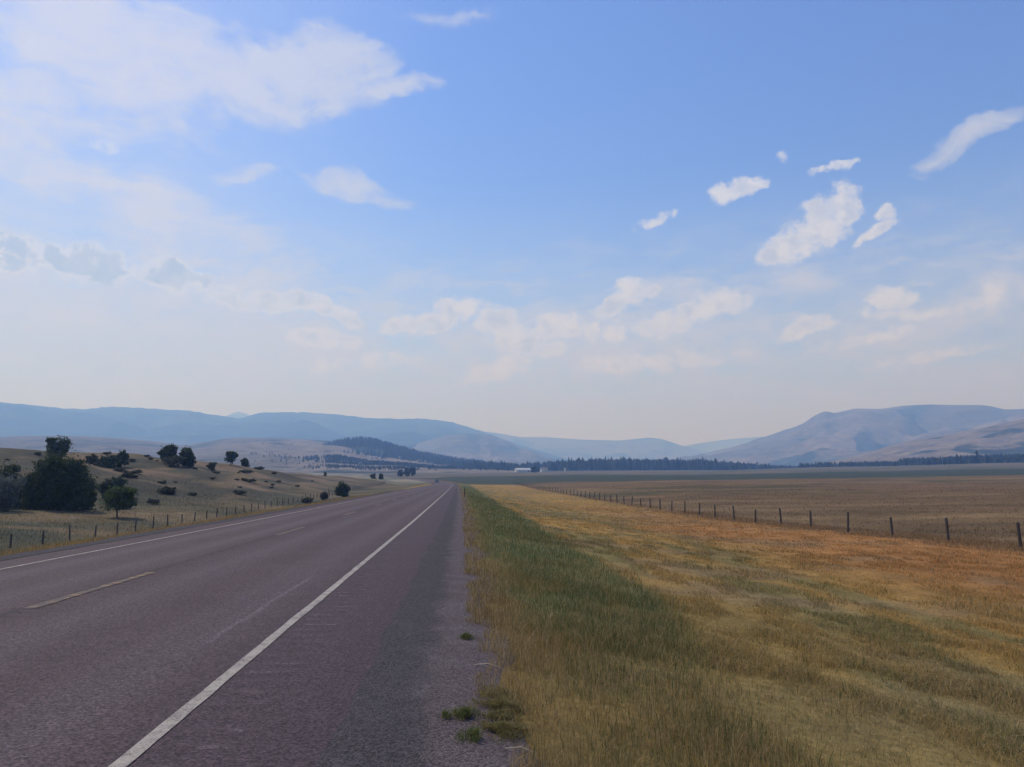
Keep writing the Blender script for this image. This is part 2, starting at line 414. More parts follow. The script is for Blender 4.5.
def axis(knots):
    out = []
    for a, b_, st0, st1 in knots:
        x = a; 
        while x < b_ - 1e-6:
            out.append(x); t_ = (x-a)/(b_-a); x += st0*(st1/st0)**t_
    out.append(knots[-1][1]); return np.array(out)
up = axis([(.3, 8, .25, .5), (8, 30, .5, 1.2), (30, 300, 1.4, 9), (300, 2500, 12, 120), (2500, 12000, 150, 700)])
un = axis([(9.6, 16, .4, .6), (16, 40, .6, 1.3), (40, 260, 1.4, 5), (260, 2500, 7, 120), (2500, 12000, 150, 700)])
ROADU = np.array([-9.6, -8.5, -7.5, -6.5, -5.26, -4, -3, -1.98, -1.3, -.75, -.4, 0.0, .15])
UU = np.concatenate([-un[::-1][:-1], ROADU, up])
VV = axis([(-60, 0, 8, 1), (0, 30, .3, .5), (30, 120, .5, 1.4), (120, 450, 1.5, 4), (450, 2000, 5, 50), (2000, 14000, 60, 500)])
gu, gv = np.meshgrid(UU, VV)
gz = Zuv(gu, gv); gx = gu + curve(gv)
sink = ((gu > -9.3) & (gu < .05)); gz = gz - np.where(sink, .10, 0)
nv, nu = gu.shape
idx = np.arange(nv*nu).reshape(nv, nu)
F = np.stack([idx[:-1, :-1], idx[:-1, 1:], idx[1:, 1:], idx[1:, :-1]], -1).reshape(-1, 4)
col = ground_colour(gx, gv, gu)
me = np_mesh('ground', np.stack([gx, gv, gz], -1).reshape(-1, 3), F, 4, col.reshape(-1, 3), True)
props(link_mesh('ground', me, m_ground), kind='structure')

# ------------------------------------------------------------------ road, gravel, markings
def strip(name, us, v0, v1, lift, mat, wob=None, kind='structure', vs=None, zcrown=True):
    vs = VV[(VV >= v0-1e-6) & (VV <= v1+1e-6)] if vs is None else vs
    U, V_ = np.meshgrid(np.asarray(us, float), vs)
    zr = zroad(V_)
    ub = np.asarray(us, float)
    Z = zr + crown(U)
    lf = np.broadcast_to(np.asarray(lift, float), U.shape)
    Z = Z + lf
    if wob is not None: U = U + wob(U, V_)
    Xw = U + curve(V_)
    n, m_ = U.shape; id_ = np.arange(n*m_).reshape(n, m_)
    F = np.stack([id_[:-1, :-1], id_[:-1, 1:], id_[1:, 1:], id_[1:, :-1]], -1).reshape(-1, 4)
    me = np_mesh(name, np.stack([Xw, V_, Z], -1).reshape(-1, 3), F, 4, None, True)
    uv = me.uv_layers.new(name='UVMap'); U0 = np.broadcast_to(ub, (n, m_))
    UVs = np.stack([U0, V_], -1).reshape(-1, 2)[F.ravel()]
    uv.data.foreach_set('uv', UVs.astype(np.float32).ravel())
    o = link_mesh(name, me, mat)
    if kind: o['kind'] = kind
    return o
m_asph, h, b = material('asphalt', .85, .25)
t = h.n('ShaderNodeTexCoord'); uvn = h.n('ShaderNodeUVMap', uv_map='UVMap'); UV = uvn.outputs[0]
sp = h.n('ShaderNodeSeparateXYZ'); h.l(UV, sp.inputs[0]); U_, V__ = sp.outputs[0], sp.outputs[1]
O = t.outputs['Object']
fine = h.noise(O, 95.0, 3, .7); mid = h.noise(O, 30.0, 4, .6); lg = h.noise(O, .8, 5, .6)
vor = h.n('ShaderNodeTexVoronoi'); h.l(O, vor.inputs['Vector']); vor.inputs['Scale'].default_value = 75.0
stonec = h.n('ShaderNodeSeparateColor'); h.l(vor.outputs['Color'], stonec.inputs[0])
stmap = h.mapping(UV, (0, 0, 0), (0, 0, 0), (2.2, .05, 1)); streak = h.noise(stmap, 1.0, 5, .6)
# wheel paths: polished, greyer
def gauss(c_, w):
    d_ = h.m('DIVIDE', h.m('SUBTRACT', U_, c_), w); return h.m('POWER', 2.718, h.m('MULTIPLY', h.m('MULTIPLY', d_, d_), -1.0))
wp = h.m('ADD', h.m('ADD', gauss(-2.75, .42), gauss(-4.35, .42)), h.m('ADD', gauss(-6.1, .4), gauss(-7.6, .4)))
base = h.mix(h.mr(lg, .3, .7), (.067, .041, .042, 1), (.082, .052, .053, 1))
base = h.mix(h.m('MULTIPLY', wp, .8), base, (.097, .071, .074, 1))
shoulder = h.mr(U_, -2.15, -1.95)
base = h.mix(shoulder, base, (.066, .043, .048, 1))
base = h.mix(h.mr(streak, .35, .75, 0, .35), base, (.052, .038, .042, 1))
jag = h.noise(O, 7.0, 4, .6)
cseam = h.m('MULTIPLY', gauss(h.m('ADD', -5.34, h.m('MULTIPLY', h.m('SUBTRACT', jag, .5), .28)), .05), h.mr(jag, .30, .42))
notch = h.m('MULTIPLY', h.mr(h.m('SINE', h.m('MULTIPLY', V__, 21.0)), .0, .6), gauss(-5.26, .20))
base = h.mix(h.m('MULTIPLY', h.m('MAXIMUM', cseam, h.m('MULTIPLY', notch, .8)), .8), base, (.028, .022, .025, 1))
# right shoulder rumble strip grooves with a little dust
rum = h.m('MULTIPLY', h.m('SINE', h.m('MULTIPLY', V__, 21.0)), h.m('MULTIPLY', h.mr(U_, -1.86, -1.78), h.mr(U_, -1.36, -1.44)))
dust = h.m('MULTIPLY', h.mr(rum, .72, .98), h.mr(h.noise(O, 2.6, 4, .7), .48, .66))
base = h.mix(h.m('MULTIPLY', dust, .42), base, (.20, .16, .17, 1))
base = h.mix(h.m('MULTIPLY', h.mr(rum, -.3, -.95), .25), base, (.045, .033, .04, 1))
# pale scuff in the lane
sc_u = h.m('ADD', U_, h.m('ADD', h.m('MULTIPLY', h.noise(h.mapping(UV, (0, 0, 0), (0, 0, 0), (0, .45, 1)), 1.0, 2), .16), 2.45))
scu = h.m('MULTIPLY', h.mr(h.m('ABSOLUTE', h.m('SUBTRACT', sc_u, 0.0)), .06, .0), h.m('MULTIPLY', h.mr(V__, 7.2, 8.5), h.mr(V__, 13.4, 12.4)))
base = h.mix(h.m('MULTIPLY', scu, h.mr(mid, .3, .6, .08, .34)), base, (.22, .19, .20, 1))
spk = h.m('MULTIPLY', h.mr(stonec.outputs[0], 0, 1, .45, 1.6, 'LINEAR'), h.m('MULTIPLY', h.mr(fine, .3, .7, .75, 1.25, 'LINEAR'), h.mr(mid, .3, .7, .58, 1.42, 'LINEAR')))
h.l(h.vm('SCALE', base, spk), b.inputs['Base Color'])
bump(h, b, h.m('ADD', h.m('ADD', h.m('MULTIPLY', stonec.outputs[1], .35), fine), h.m('MULTIPLY', h.m('ADD', rum, h.m('MULTIPLY', notch, -1.5)), 1.1)), .7, .006)

def wl(U, V_): return np.where(U < -9.4, (fbm(V_*.7, V_*0+3, 3, 3)-.5)*.35, 0)
road = strip('road', np.append(ROADU[:10], -.6), -60, 1450, [0.0]*10+[-.04], m_asph, wl)
# dark loose gravel beside the paved shoulder
m_grav, h, b = material('gravel', .95, .2); t = h.n('ShaderNodeTexCoord'); O = t.outputs['Object']
uvn = h.n('ShaderNodeUVMap', uv_map='UVMap'); sp = h.n('ShaderNodeSeparateXYZ'); h.l(uvn.outputs[0], sp.inputs[0]); U_ = sp.outputs[0]
vor = h.n('ShaderNodeTexVoronoi'); h.l(O, vor.inputs['Vector']); vor.inputs['Scale'].default_value = 80.0
stc = h.n('ShaderNodeSeparateColor'); h.l(vor.outputs['Color'], stc.inputs[0])
n1 = h.noise(O, 2.2, 5, .65); n2 = h.noise(O, 26.0, 4, .7)
dk = h.mr(h.m('ADD', U_, h.m('MULTIPLY', h.m('SUBTRACT', n1, .5), .5)), -.42, -.12)
base = h.mix(dk, (.050, .043, .045, 1), (.086, .065, .066, 1))
base = h.mix(h.m('MULTIPLY', h.mr(n1, .45, .68, 0, .6), h.mr(dk, 0, 1, .25, 1)), base, (.108, .094, .094, 1))
h.l(h.vm('SCALE', base, h.m('MULTIPLY', h.mr(stc.outputs[0], 0, 1, .45, 1.7, 'LINEAR'), h.mr(n2, .3, .7, .8, 1.2, 'LINEAR'))), b.inputs['Base Color'])
bump(h, b, h.m('ADD', h.m('SUBTRACT', 1.0, vor.outputs['Distance']), n2), .8, .008)
def wg(U, V_):
    e = np.where(U > -.5, (fbm(V_*.8, V_*0+1, 31, 4)-.5)*np.where(U > 0, .5, .1), (fbm(V_*1.2, V_*0+7, 33, 4)-.5)*.22)
    return e - np.where(U < -.8, 0, np.where(U < -.5, 0, .22*sst(60, 250, V_)))
strip('gravel_verge', [-1.15, -.75, -.45, -.2, 0.02, .22, .42, .60], -60, 450, [-.03, .006, .014, .014, .010, .006, -.006, -.07], m_grav, wg)
m_gl, *_ = [m_grav]
def wg2(U, V_): return np.where(U < -9.9, (fbm(V_*.5, V_*0+11, 35, 4)-.5)*.6, 0)
strip('gravel_verge', [-10.3, -9.9, -9.4], -60, 450, [-.03, .004, .008], m_grav, wg2)

m_paint, h, b = material('road_paint', .7, .3); t = h.n('ShaderNodeTexCoord'); O = t.outputs['Object']
n1 = h.noise(O, 60.0, 4, .7); n2 = h.noise(O, 6.0, 5, .65)
wear = h.mr(h.m('ADD', h.m('MULTIPLY', n1, .7), h.m('MULTIPLY', n2, .6)), .46, .74)
h.l(h.mix(wear, (.12, .095, .09, 1), (.38, .335, .27, 1)), b.inputs['Base Color']); bump(h, b, n1, .4, .003)
m_yel, h, b = material('yellow_road_paint', .7, .3); t = h.n('ShaderNodeTexCoord'); O = t.outputs['Object']
n1 = h.noise(O, 50.0, 4, .7); n2 = h.noise(O, 4.0, 5, .65)
wear = h.mr(h.m('ADD', h.m('MULTIPLY', n1, .7), h.m('MULTIPLY', n2, .6)), .56, .76)
uvn = h.n('ShaderNodeUVMap', uv_map='UVMap'); sp = h.n('ShaderNodeSeparateXYZ'); h.l(uvn.outputs[0], sp.inputs[0])
wear = h.m('MULTIPLY', wear, h.mr(h.m('SINE', h.m('MULTIPLY', sp.outputs[1], 21.0)), .55, .0, .12, 1.0))
h.l(h.mix(wear, (.060, .042, .042, 1), (.25, .145, .055, 1)), b.inputs['Base Color'])
def we(U, V_): return (fbm(V_*5, U*30, 41, 3)-.5)*.025
strip('edge_line', [-1.99, -1.89], -60, 1000, .006, m_paint, we)
strip('edge_line', [-8.46, -8.37], -60, 1000, .006, m_paint, we)
k = 0; v0 = 9.6
while v0 < 300:
    vs = np.unique(np.concatenate([[v0, v0+3.6], np.linspace(v0, v0+3.6, 13)]))
    strip('centre_dash', [-5.33, -5.19], 0, 0, .006, m_yel, lambda U, V_: (fbm(V_*4, U*30, 41, 3)-.5)*.07, vs=vs); v0 += 12.2; k += 1

# ------------------------------------------------------------------ far hills and mountains
def ridge(name, pts, Dist, wf, wb, zbase, relief, rs, seed, colfn, n_az=520, n_r=150, gully=1.0, power=1.0, skyamp=.0):
    pts = sorted(pts); azs = []; hs = []
    for px, py in pts:
        p = WR(px, py, Dist); azs.append(math.atan2(p[0], p[1])); hs.append(p[2])
    A = np.linspace(azs[0], azs[-1], n_az); Hc = np.interp(A, azs, hs)
    kk = np.hanning(9); kk /= kk.sum(); Hc = np.convolve(np.pad(Hc, 4, 'edge'), kk, 'valid')
    t = np.concatenate([np.linspace(-1, 0, int(n_r*.75))[:-1], np.linspace(0, 1, int(n_r*.25)+1)])
    a, tt = np.meshgrid(A, t)
    r = Dist + np.where(tt < 0, tt*wf, tt*wb)
    X = np.sin(a)*r; Y = np.cos(a)*r
    Hm = np.broadcast_to(Hc, a.shape)
    prof = np.where(tt < 0, (1-np.abs(tt))**power, 1-tt**2); prof = prof*prof*(3-2*prof)*.5 + prof*.5
    nz = np.abs(fbm(X/rs, Y/rs, seed, 5)*2-1); nz2 = fbm(X/rs*2.3, Y/rs*2.3, seed+9, 5)
    spur = np.abs(2*fbm(a*Dist/rs*.9 + fbm(X/rs, Y/rs, seed+3, 3)*1.2, tt*1.1+5, seed+5, 3)-1)
    env = np.clip(4*np.abs(tt)*(1-np.abs(tt)), 0, 1)
    Z = zbase + (Hm-zbase)*prof + env*relief*((nz-.35)*.9 + (nz2-.5)*.8 - gully*(.30-spur).clip(0)*1.6)
    Z = Z + (1-env)*skyamp*(fbm(a*Dist/40, tt*0, seed+7, 4)-.5)
    n, m_ = a.shape; id_ = np.arange(n*m_).reshape(n, m_)
    F = np.stack([id_[:-1, :-1], id_[:-1, 1:], id_[1:, 1:], id_[1:, :-1]], -1).reshape(-1, 4)
    gul = sst(.16, .03, spur)
    colr = colfn(X, Y, Z, tt, (Z-zbase)/np.maximum(Hm-zbase, 1), gul, a)
    me = np_mesh(name, np.stack([X, Y, Z], -1).reshape(-1, 3), F, 4, colr.reshape(-1, 3), True)
    o = link_mesh(name, me, m_hill); o['kind'] = 'structure'
    def hgt(px, r_):                                   # ground point on this ridge
        p = WR(px, 460, 1.0); az_ = math.atan2(p[0], p[1])
        j = int(np.clip(np.searchsorted(A, az_), 1, len(A)-1)); tr = (r_-Dist)/(wf if r_ < Dist else wb)
        i = int(np.clip(np.searchsorted(t, tr), 0, len(t)-1))
        return Vector((math.sin(az_)*r_, math.cos(az_)*r_, Z[i, j]))
    return hgt
m_hill, h, b = material('hillside', .95, .05); at = h.n('ShaderNodeAttribute', attribute_name='Col'); t = h.n('ShaderNodeTexCoord')
n1 = h.noise(t.outputs['Object'], .02, 7, .65); n2 = h.noise(t.outputs['Object'], .11, 4, .6)
h.l(h.vm('SCALE', at.outputs['Color'], h.m('MULTIPLY', h.mr(n1, .3, .7, .6, 1.4, 'LINEAR'), h.mr(n2, .3, .7, .8, 1.2, 'LINEAR'))), b.inputs['Base Color'])
def B3(X, c_): return np.broadcast_to(np.array(c_), X.shape+(3,))
def forest_col(X, Y, Z, tt, hh, gul, a):
    n = fbm(X/260, Y/260, 51, 5)
    return lerp3(B3(X, (.030, .042, .026)), B3(X, (.075, .075, .05)), sst(.55, .75, n))
def tan_col(dens, seed, sc_=220):
    def f_(X, Y, Z, tt, hh, gul, a):
        n = fbm(X/sc_, Y/sc_, seed, 5)
        c_ = lerp3(B3(X, (.19, .155, .115)), B3(X, (.135, .12, .09)), sst(.4, .6, fbm(X/600, Y/600, seed+2, 3)))
        tr = np.clip(sst(.62-dens, .70-dens, n*.75+.25*(1-hh)) + .9*gul*sst(.35, .8, hh), 0, 1)
        return lerp3(c_, B3(X, (.045, .055, .035)), tr)
    return f_
ridge('distant_mountain', [(200,425),(225,416.5),(232,413.5),(238,411.5),(246,413.5),(262,420),(285,430)], 12500, 1500, 800, -10, 40, 700, 61, tan_col(0, 62))
ridge('distant_mountain', [(600,462),(640,455),(680,447),(700,443),(730,439),(760,437),(800,434),(850,432),(900,440)], 13000, 2000, 900, -10, 40, 900, 63, tan_col(0, 64))
ridge('distant_mountain', [(440,428),(480,431),(500,433.5),(520,437),(545,437),(580,439.5),(620,440.5),(650,437.5),(662,439),(680,445),(700,450),(730,456),(780,464)], 10000, 3000, 1200, -10, 90, 900, 65, tan_col(.05, 66))
ridge('forested_mountain', [(-260,392),(-120,396),(-20,401.5),(0,402),(20,404),(40,406),(65,408.5),(85,409),(110,406.5),(150,408.5),(190,410.5),(215,415),(238,418.5),(262,412.5),(290,412),(320,413),(345,415.5),(370,418),(400,419),(425,418.5),(450,422),(470,428),(490,434),(510,441),(530,448),(560,457),(590,464),(620,468)], 7500, 3600, 1500, -10, 190, 1100, 67, forest_col, gully=.7, skyamp=14)
ridge('bare_hill', [(380,458),(400,449),(420,442.5),(445,436),(470,433.5),(490,435),(505,440),(520,447),(535,453),(550,459),(570,466)], 5200, 1700, 900, -10, 60, 420, 69, tan_col(-.02, 70))
ridge('bare_mountain', [(670,463),(690,457),(720,449.5),(745,444),(770,437),(790,430),(803,424),(815,416),(825,412.5),(835,413),(855,408.5),(880,409),(905,405.5),(930,404.5),(955,405),(980,405),(990,406),(1005,409.5),(1024,409),(1060,405),(1120,412),(1250,400)], 6200, 3000, 1500, -10, 175, 800, 71, tan_col(-.03, 72, 300), gully=1.5)
ridge('bare_hill', [(830,462),(860,456),(880,449),(900,443),(925,438),(950,434),(975,429),(1000,424),(1024,419),(1080,410),(1200,402),(1350,410)], 3000, 1500, 800, -8, 46, 330, 73, tan_col(.07, 74, 120), gully=1.2)
H_low = ridge('rolling_hills', [(-300,440),(-150,438),(0,437),(30,436),(60,435.5),(100,437),(130,439),(150,441),(165,443),(185,445.5),(205,442),(225,438.5),(240,437.5),(270,438),(300,439),(325,440.5),(345,442),(365,446),(390,450),(420,456),(450,461),(480,466),(520,469)], 2900, 1950, 700, -9.5, 16, 300, 75, tan_col(-.04, 76, 90), gully=.5)
H_knoll = ridge('wooded_knoll', [(285,462),(310,453),(328,446),(345,441.5),(362,440),(380,443),(400,449),(425,455.5),(450,460),(475,463),(500,467),(520,469)], 2300, 700, 500, -9, 8, 250, 77, forest_col, n_az=120, n_r=50, gully=.2)

# ------------------------------------------------------------------ trees
m_leaf, h, b = material('foliage', .8, .15); at = h.n('ShaderNodeAttribute', attribute_name='Col')
oi = h.n('ShaderNodeObjectInfo')
h.l(h.vm('SCALE', at.outputs['Color'], h.mr(oi.outputs['Random'], 0, 1, .85, 1.2, 'LINEAR')), b.inputs['Base Color'])
tr = h.n('ShaderNodeBsdfTranslucent'); h.l(at.outputs['Color'], tr.inputs[0]); mx = h.n('ShaderNodeMixShader'); mx.inputs[0].default_value = .28
h.l(b.outputs[0], mx.inputs[1]); h.l(tr.outputs[0], mx.inputs[2]); h.l(mx.outputs[0], m_leaf.node_tree.nodes['Material Output'].inputs[0])
m_bark = simple('bark', (.10, .075, .055), .95, .1, .4, 9)
def conifers(name, pts, hs, seed, cols=((.028, .042, .024), (.05, .062, .032))):
    """many conifers and round crowns of a far wood as one mesh: stacked ragged skirts"""
    rs = np.random.RandomState(seed); Vs = []; Fs = []; Cs = []; base = 0
    K = 7
    for (p, hh) in zip(pts, hs):
        w = hh*rs.uniform(.15, .26); lv = 4; c0 = np.array(cols[0])+(np.array(cols[1])-cols[0])*rs.rand()
        rnd = rs.rand() < .4
        for L in range(lv):
            z0 = hh*(.06+.86*L/lv) ; z1 = min(hh, z0 + hh*(.42 if not rnd else .3))
            rr = w*(1-.78*L/lv)**(1 if not rnd else .45)*(1.0 if not rnd else 1.25)
            a = np.linspace(0, 2*math.pi, K, endpoint=False)+rs.rand()*6
            r_ = rr*rs.uniform(.65, 1.2, K)
            ring = np.stack([p[0]+np.cos(a)*r_, p[1]+np.sin(a)*r_, p[2]+z0+rs.uniform(-.04, .05, K)*hh], -1)
            top = np.array([[p[0]+rs.uniform(-.1, .1)*w, p[1], p[2]+z1*(1 if L < lv-1 else 1)]])
            Vs.append(np.vstack([ring, top])); cc = np.tile(c0*rs.uniform(.8, 1.25), (K+1, 1)); Cs.append(cc)
            Fs.append(np.array([[base+i, base+(i+1) % K, base+K] for i in range(K)])); base += K+1
    me = np_mesh(name, np.vstack(Vs), np.vstack(Fs), 3, np.vstack(Cs), False)
    return link_mesh(name, me, m_leaf)
rs = np.random.RandomState(4)
def dens_top(px):  # how tall the wood reads along the valley
    return np.interp(px, [440, 470, 520, 560, 600, 700, 760, 800, 830, 860, 1100], [13, 18, 15, 19, 22, 20, 12, 8, 13, 10, 12])
pts = []; hs = []
for i in range(5200):
    px = rs.uniform(452, 830)
    if 508 < px < 548 and rs.rand() < .55: continue
    Y = rs.uniform(1420, 1800) if px > 470 else rs.uniform(1600, 1900)
    p = gpos(px, Y); p.z -= .4; pts.append(p); hs.append(dens_top(px)*rs.uniform(.6, 1.18)*(1.25 if rs.rand() < .06 else 1))
conifers_o = conifers('valley_wood', pts, hs, 5); props(conifers_o, 'long dark wood of conifers across the valley floor beyond the green field', 'wood', kind='stuff')
pts = []; hs = []
for i in range(2200):
    px = rs.uniform(800, 1075); Y = rs.uniform(1000, 1280) + (1024-px)*.9
    if rs.rand() > np.interp(px, [800, 830, 870, 1000], [.4, .7, .8, 1]): continue
    p = gpos(px, Y); p.z -= .4; pts.append(p); hs.append(rs.uniform(6, 13)*(1.1 if px > 900 else .8))
props(conifers('hill_foot_wood', pts, hs, 6), 'dark wood along the foot of the right-hand hills', 'wood', kind='stuff')
# wooded knoll and wood bands on the low hills, left of the road
pts = []; hs = []
for i in range(2600):
    px = rs.uniform(318, 500); r_ = rs.uniform(1750, 2320); p = H_knoll(px, r_)
    t_ = (r_-1750)/570.0
    if rs.rand() > (1.0 if t_ > .35 or px > 395 else .75): continue
    if 340 < px < 385 and .33 < t_ < .50: continue
    if px < 345 and t_ < .7 and rs.rand() < .6: continue
    p.z -= 1; pts.append(p); hs.append(rs.uniform(9, 17))
props(conifers('knoll_wood', pts, hs, 7), 'dark conifer wood covering the low knoll left of the road end', 'wood', kind='stuff')
pts = []; hs = []
def band(pa, pb, ya, yb, n, h0, h1, bias=1.0):
    for i in range(n):
        px = rs.uniform(pa, pb); Y = rs.uniform(ya, yb); p = gpos(px, Y); q = H_low(px, Y*1.0)
        p = q if q.z > p.z else p
        if min(px-pa, pb-px) < rs.rand()*34: continue
        if fbm(np.array([px/9.0]), np.array([Y/60.0]), 81, 3)[0] < .42*bias: continue
        p.z -= .4; pts.append(p); hs.append(rs.uniform(h0, h1))
band(300, 500, 1350, 1560, 2600, 5, 9, .9)
band(300, 440, 1130, 1220, 900, 2.5, 5)
band(235, 330, 1250, 1700, 240, 3, 6, 1.25)
band(235, 300, 1700, 2500, 60, 3.5, 7, 1.25)
band(440, 560, 1180, 1220, 60, 3, 7, 1.15)
props(conifers('scattered_wood', pts, hs, 8), 'broken belts of dark trees across pale far meadows left of the road', 'wood', kind='stuff')

def crown_mesh(name, lobes, n, leaf, seed, c_dark, c_light, openness=.25):
    """leaf-sized faces spread through several lobes"""
    rs = np.random.RandomState(seed); Vs = []; Cs = []; vol = np.array([l[3]*l[4]*l[5] for l in lobes]); vol = vol**.75; vol = vol/vol.sum()
    for (x, y, z, rx, ry, rz), w in zip(lobes, vol):
        k = max(30, int(n*w)); nc = max(6, k//34)
        cd = rs.normal(size=(nc, 3)); cd /= np.linalg.norm(cd, axis=1)[:, None]; cr = rs.uniform(.35, 1.0, nc)**.5
        cc = cd*cr[:, None]*rs.uniform(.85, 1.08, (nc, 1)); cs = rs.uniform(.10, .24, nc); ct = rs.rand(nc)
        j = rs.randint(0, nc, k); p = cc[j] + rs.normal(size=(k, 3))*cs[j][:, None]
        p = p*np.array([rx, ry, rz]) + np.array([x, y, z]); p[:, 2] = np.maximum(p[:, 2], .03)
        a = rs.normal(size=(k, 3)); a /= np.linalg.norm(a, axis=1)[:, None]; b_ = np.cross(a, rs.normal(size=(k, 3))); b_ /= np.linalg.norm(b_, axis=1)[:, None]
        s = leaf*rs.uniform(.6, 1.4, (k, 1))
        Vs.append(np.stack([p-a*s, p+b_*s*.7, p+a*s, p-b_*s*.7], 1).reshape(-1, 3))
        colr = np.array(c_dark)+(np.array(c_light)-np.array(c_dark))*(.65*ct[j]+.35*rs.rand(k))[:, None]
        Cs.append(np.repeat(colr, 4, 0))
    V = np.vstack(Vs); F = np.arange(len(V)).reshape(-1, 4)
    return np_mesh(name, V, F, 4, np.vstack(Cs), False)
def rand_lobes(seed, w, hgt, n=9, trunk=0.0, flat=1.0):
    rr = random.Random(seed); L = [(0, 0, trunk+(hgt-trunk)*.45, w*.36, w*.36, (hgt-trunk)*.46)]
    for i in range(n):
        a = rr.uniform(0, 6.28); q = rr.uniform(.15, .36)*w; s = rr.uniform(.17, .27)
        zc = trunk+(hgt-trunk)*rr.uniform(.14, .74)
        q *= math.sqrt(max(.08, 1-((zc-trunk)/(hgt-trunk)/.95-.15)**2))
        L.append((math.cos(a)*q, math.sin(a)*q, zc, w*s, w*s, (hgt-trunk)*s*rr.uniform(.8, 1.1)))
    return L
def trunk_mesh(name, hgt, r, seed, spread, t0=.0):
    rr = random.Random(seed); m = MB(); top = hgt*.6
    m.tube([(0, 0, -.3), (rr.uniform(-.05, .05)*hgt, 0, top*.5), (rr.uniform(-.06, .06)*hgt, rr.uniform(-.05, .05)*hgt, top)], [r*1.3, r, r*.5], 8)
    for i in range(6):
        a = rr.uniform(0, 6.28); z0 = rr.uniform(max(t0*.8, .12*hgt), top*.8)
        m.tube([(0, 0, z0), (math.cos(a)*spread*.4, math.sin(a)*spread*.4, z0+hgt*.12), (math.cos(a)*spread*.8, math.sin(a)*spread*.8, z0+hgt*.28)], [r*.5, r*.33, r*.12], 6)
    return m.mesh(name, True)
DK = ((.020, .030, .014), (.085, .105, .036)); GR = ((.035, .055, .018), (.12, .15, .045)); SAGE = ((.08, .095, .078), (.19, .205, .165)); OLV = ((.04, .045, .024), (.12, .11, .055))
def tree(name, loc, w, hgt, label, cat, seed, pal, trunk=0.0, n=2600, leaf=.14, lobes=9, group=None, lob=None):
    e = empty(name, loc, label=label, cat=cat, group=group)
    L = lob or rand_lobes(seed, w, hgt, lobes, trunk); n = int(n*2.2)
    link_mesh('crown', crown_mesh('crown', L, n, leaf, seed, *pal), m_leaf, e)
    link_mesh('trunk', trunk_mesh('trunk', hgt, max(.04, hgt*.022), seed, w*.42, trunk), m_bark, e)
    return e
def sized(px, Y, wpx, hpx): return gpos(px, Y), wpx*Y/FPX, hpx*Y/FPX
# big dark thicket
p, w, hg = sized(61, 94, 64, 52)
lob = [(0, 0, hg*.45, w*.34, w*.3, hg*.46), (-w*.30, .3, hg*.36, w*.2, w*.2, hg*.34), (w*.30, -.2, hg*.38, w*.2, w*.2, hg*.38), (-w*.12, -.8, hg*.72, w*.2, w*.2, hg*.24),
       (w*.18, -.4, hg*.72, w*.17, w*.17, hg*.22), (-w*.4, -.3, hg*.5, w*.12, w*.12, hg*.2), (w*.42, -.3, hg*.25, w*.1, w*.12, hg*.24), (w*.05, -1, hg*.2, w*.36, w*.15, hg*.2), (-w*.36, -.6, hg*.15, w*.12, w*.1, hg*.15)]
tree('broadleaf_tree', p, w, hg, 'largest dark round-headed tree by the left fence, dense down to the grass', 'tree', 11, DK, 0, 13000, .13, lob=lob)
p, w, hg = sized(5, 100, 42, 46); tree('broadleaf_tree', p, w, hg, 'dark green tree at the left picture edge behind the grey-green bush', 'tree', 12, DK, 0, 5200, .14)
p, w, hg = sized(6, 88, 32, 35); tree('shrub', p, w, hg, 'rounded grey-green bush at the left picture edge in front of the dark trees', 'bush', 13, SAGE, 0, 4600, .10)
p, w, hg = sized(26, 97, 22, 26); tree('shrub', p, w, hg, 'dark low bush squeezed between the grey-green bush and the largest tree', 'bush', 23, DK, 0, 2200, .12)
p, w, hg = sized(120, 88, 33, 32); tree('broadleaf_tree', p, w, hg, 'small green tree on a visible thin trunk, right of the largest dark tree', 'tree', 14, GR, hg*.24, 3000, .11, lobes=10)
p, w, hg = sized(56, 158, 23, 22); tree('broadleaf_tree', p, w, hg, 'upright tree rising above the skyline of the left hill behind the largest tree', 'tree', 15, GR, hg*.1, 2200, .2)
p, w, hg = sized(121, 157, 14, 17); tree('broadleaf_tree', p, w, hg, 'dark tree on the hill crest at the right end of a low hedge of bushes', 'tree', 16, DK, hg*.1, 1500, .2)
p, w, hg = sized(107, 156, 19, 12); tree('shrub', p, w, hg, 'low dark bush on the hill crest joined to the tree on its right', 'bush', 17, DK, 0, 1200, .2)
p, w, hg = sized(91, 158, 13, 9); tree('shrub', p, w, hg, 'small rounded bush on the hill crest between two darker ones', 'bush', 18, OLV, 0, 900, .18)
p, w, hg = sized(114, 120, 26, 17); tree('shrub', p, w, hg, 'wide low dark bush on the slope behind the small green tree', 'bush', 19, DK, 0, 1800, .15)
p, w, hg = sized(168, 177, 18, 19); tree('broadleaf_tree', p, w, hg, 'left tree of the dark pair standing on the hill crest', 'tree', 20, DK, hg*.05, 2000, .2)
p, w, hg = sized(185.5, 178, 17, 19); tree('broadleaf_tree', p, w, hg, 'right tree of the dark pair standing on the hill crest', 'tree', 21, DK, hg*.05, 2000, .2)
p, w, hg = sized(173, 172, 23, 12); tree('shrub', p, w, hg, 'grey-green bush at the foot of the dark pair of trees', 'bush', 22, OLV, 0, 1300, .17)
p, w, hg = sized(230, 214, 13, 14); tree('broadleaf_tree', p, w, hg, 'single round tree on a short trunk at the hill crest, right of the dark pair', 'tree', 24, DK, hg*.2, 1300, .2)
p, w, hg = sized(245, 228, 9, 9); tree('shrub', p, w, hg, 'small pointed bush on the crest just right of the single round tree', 'bush', 25, DK, 0, 800, .2)
p, w, hg = sized(211, 190, 10, 9); tree('shrub', p, w, hg, 'small olive bush on the slope below and left of the single round tree', 'bush', 26, OLV, 0, 800, .17)
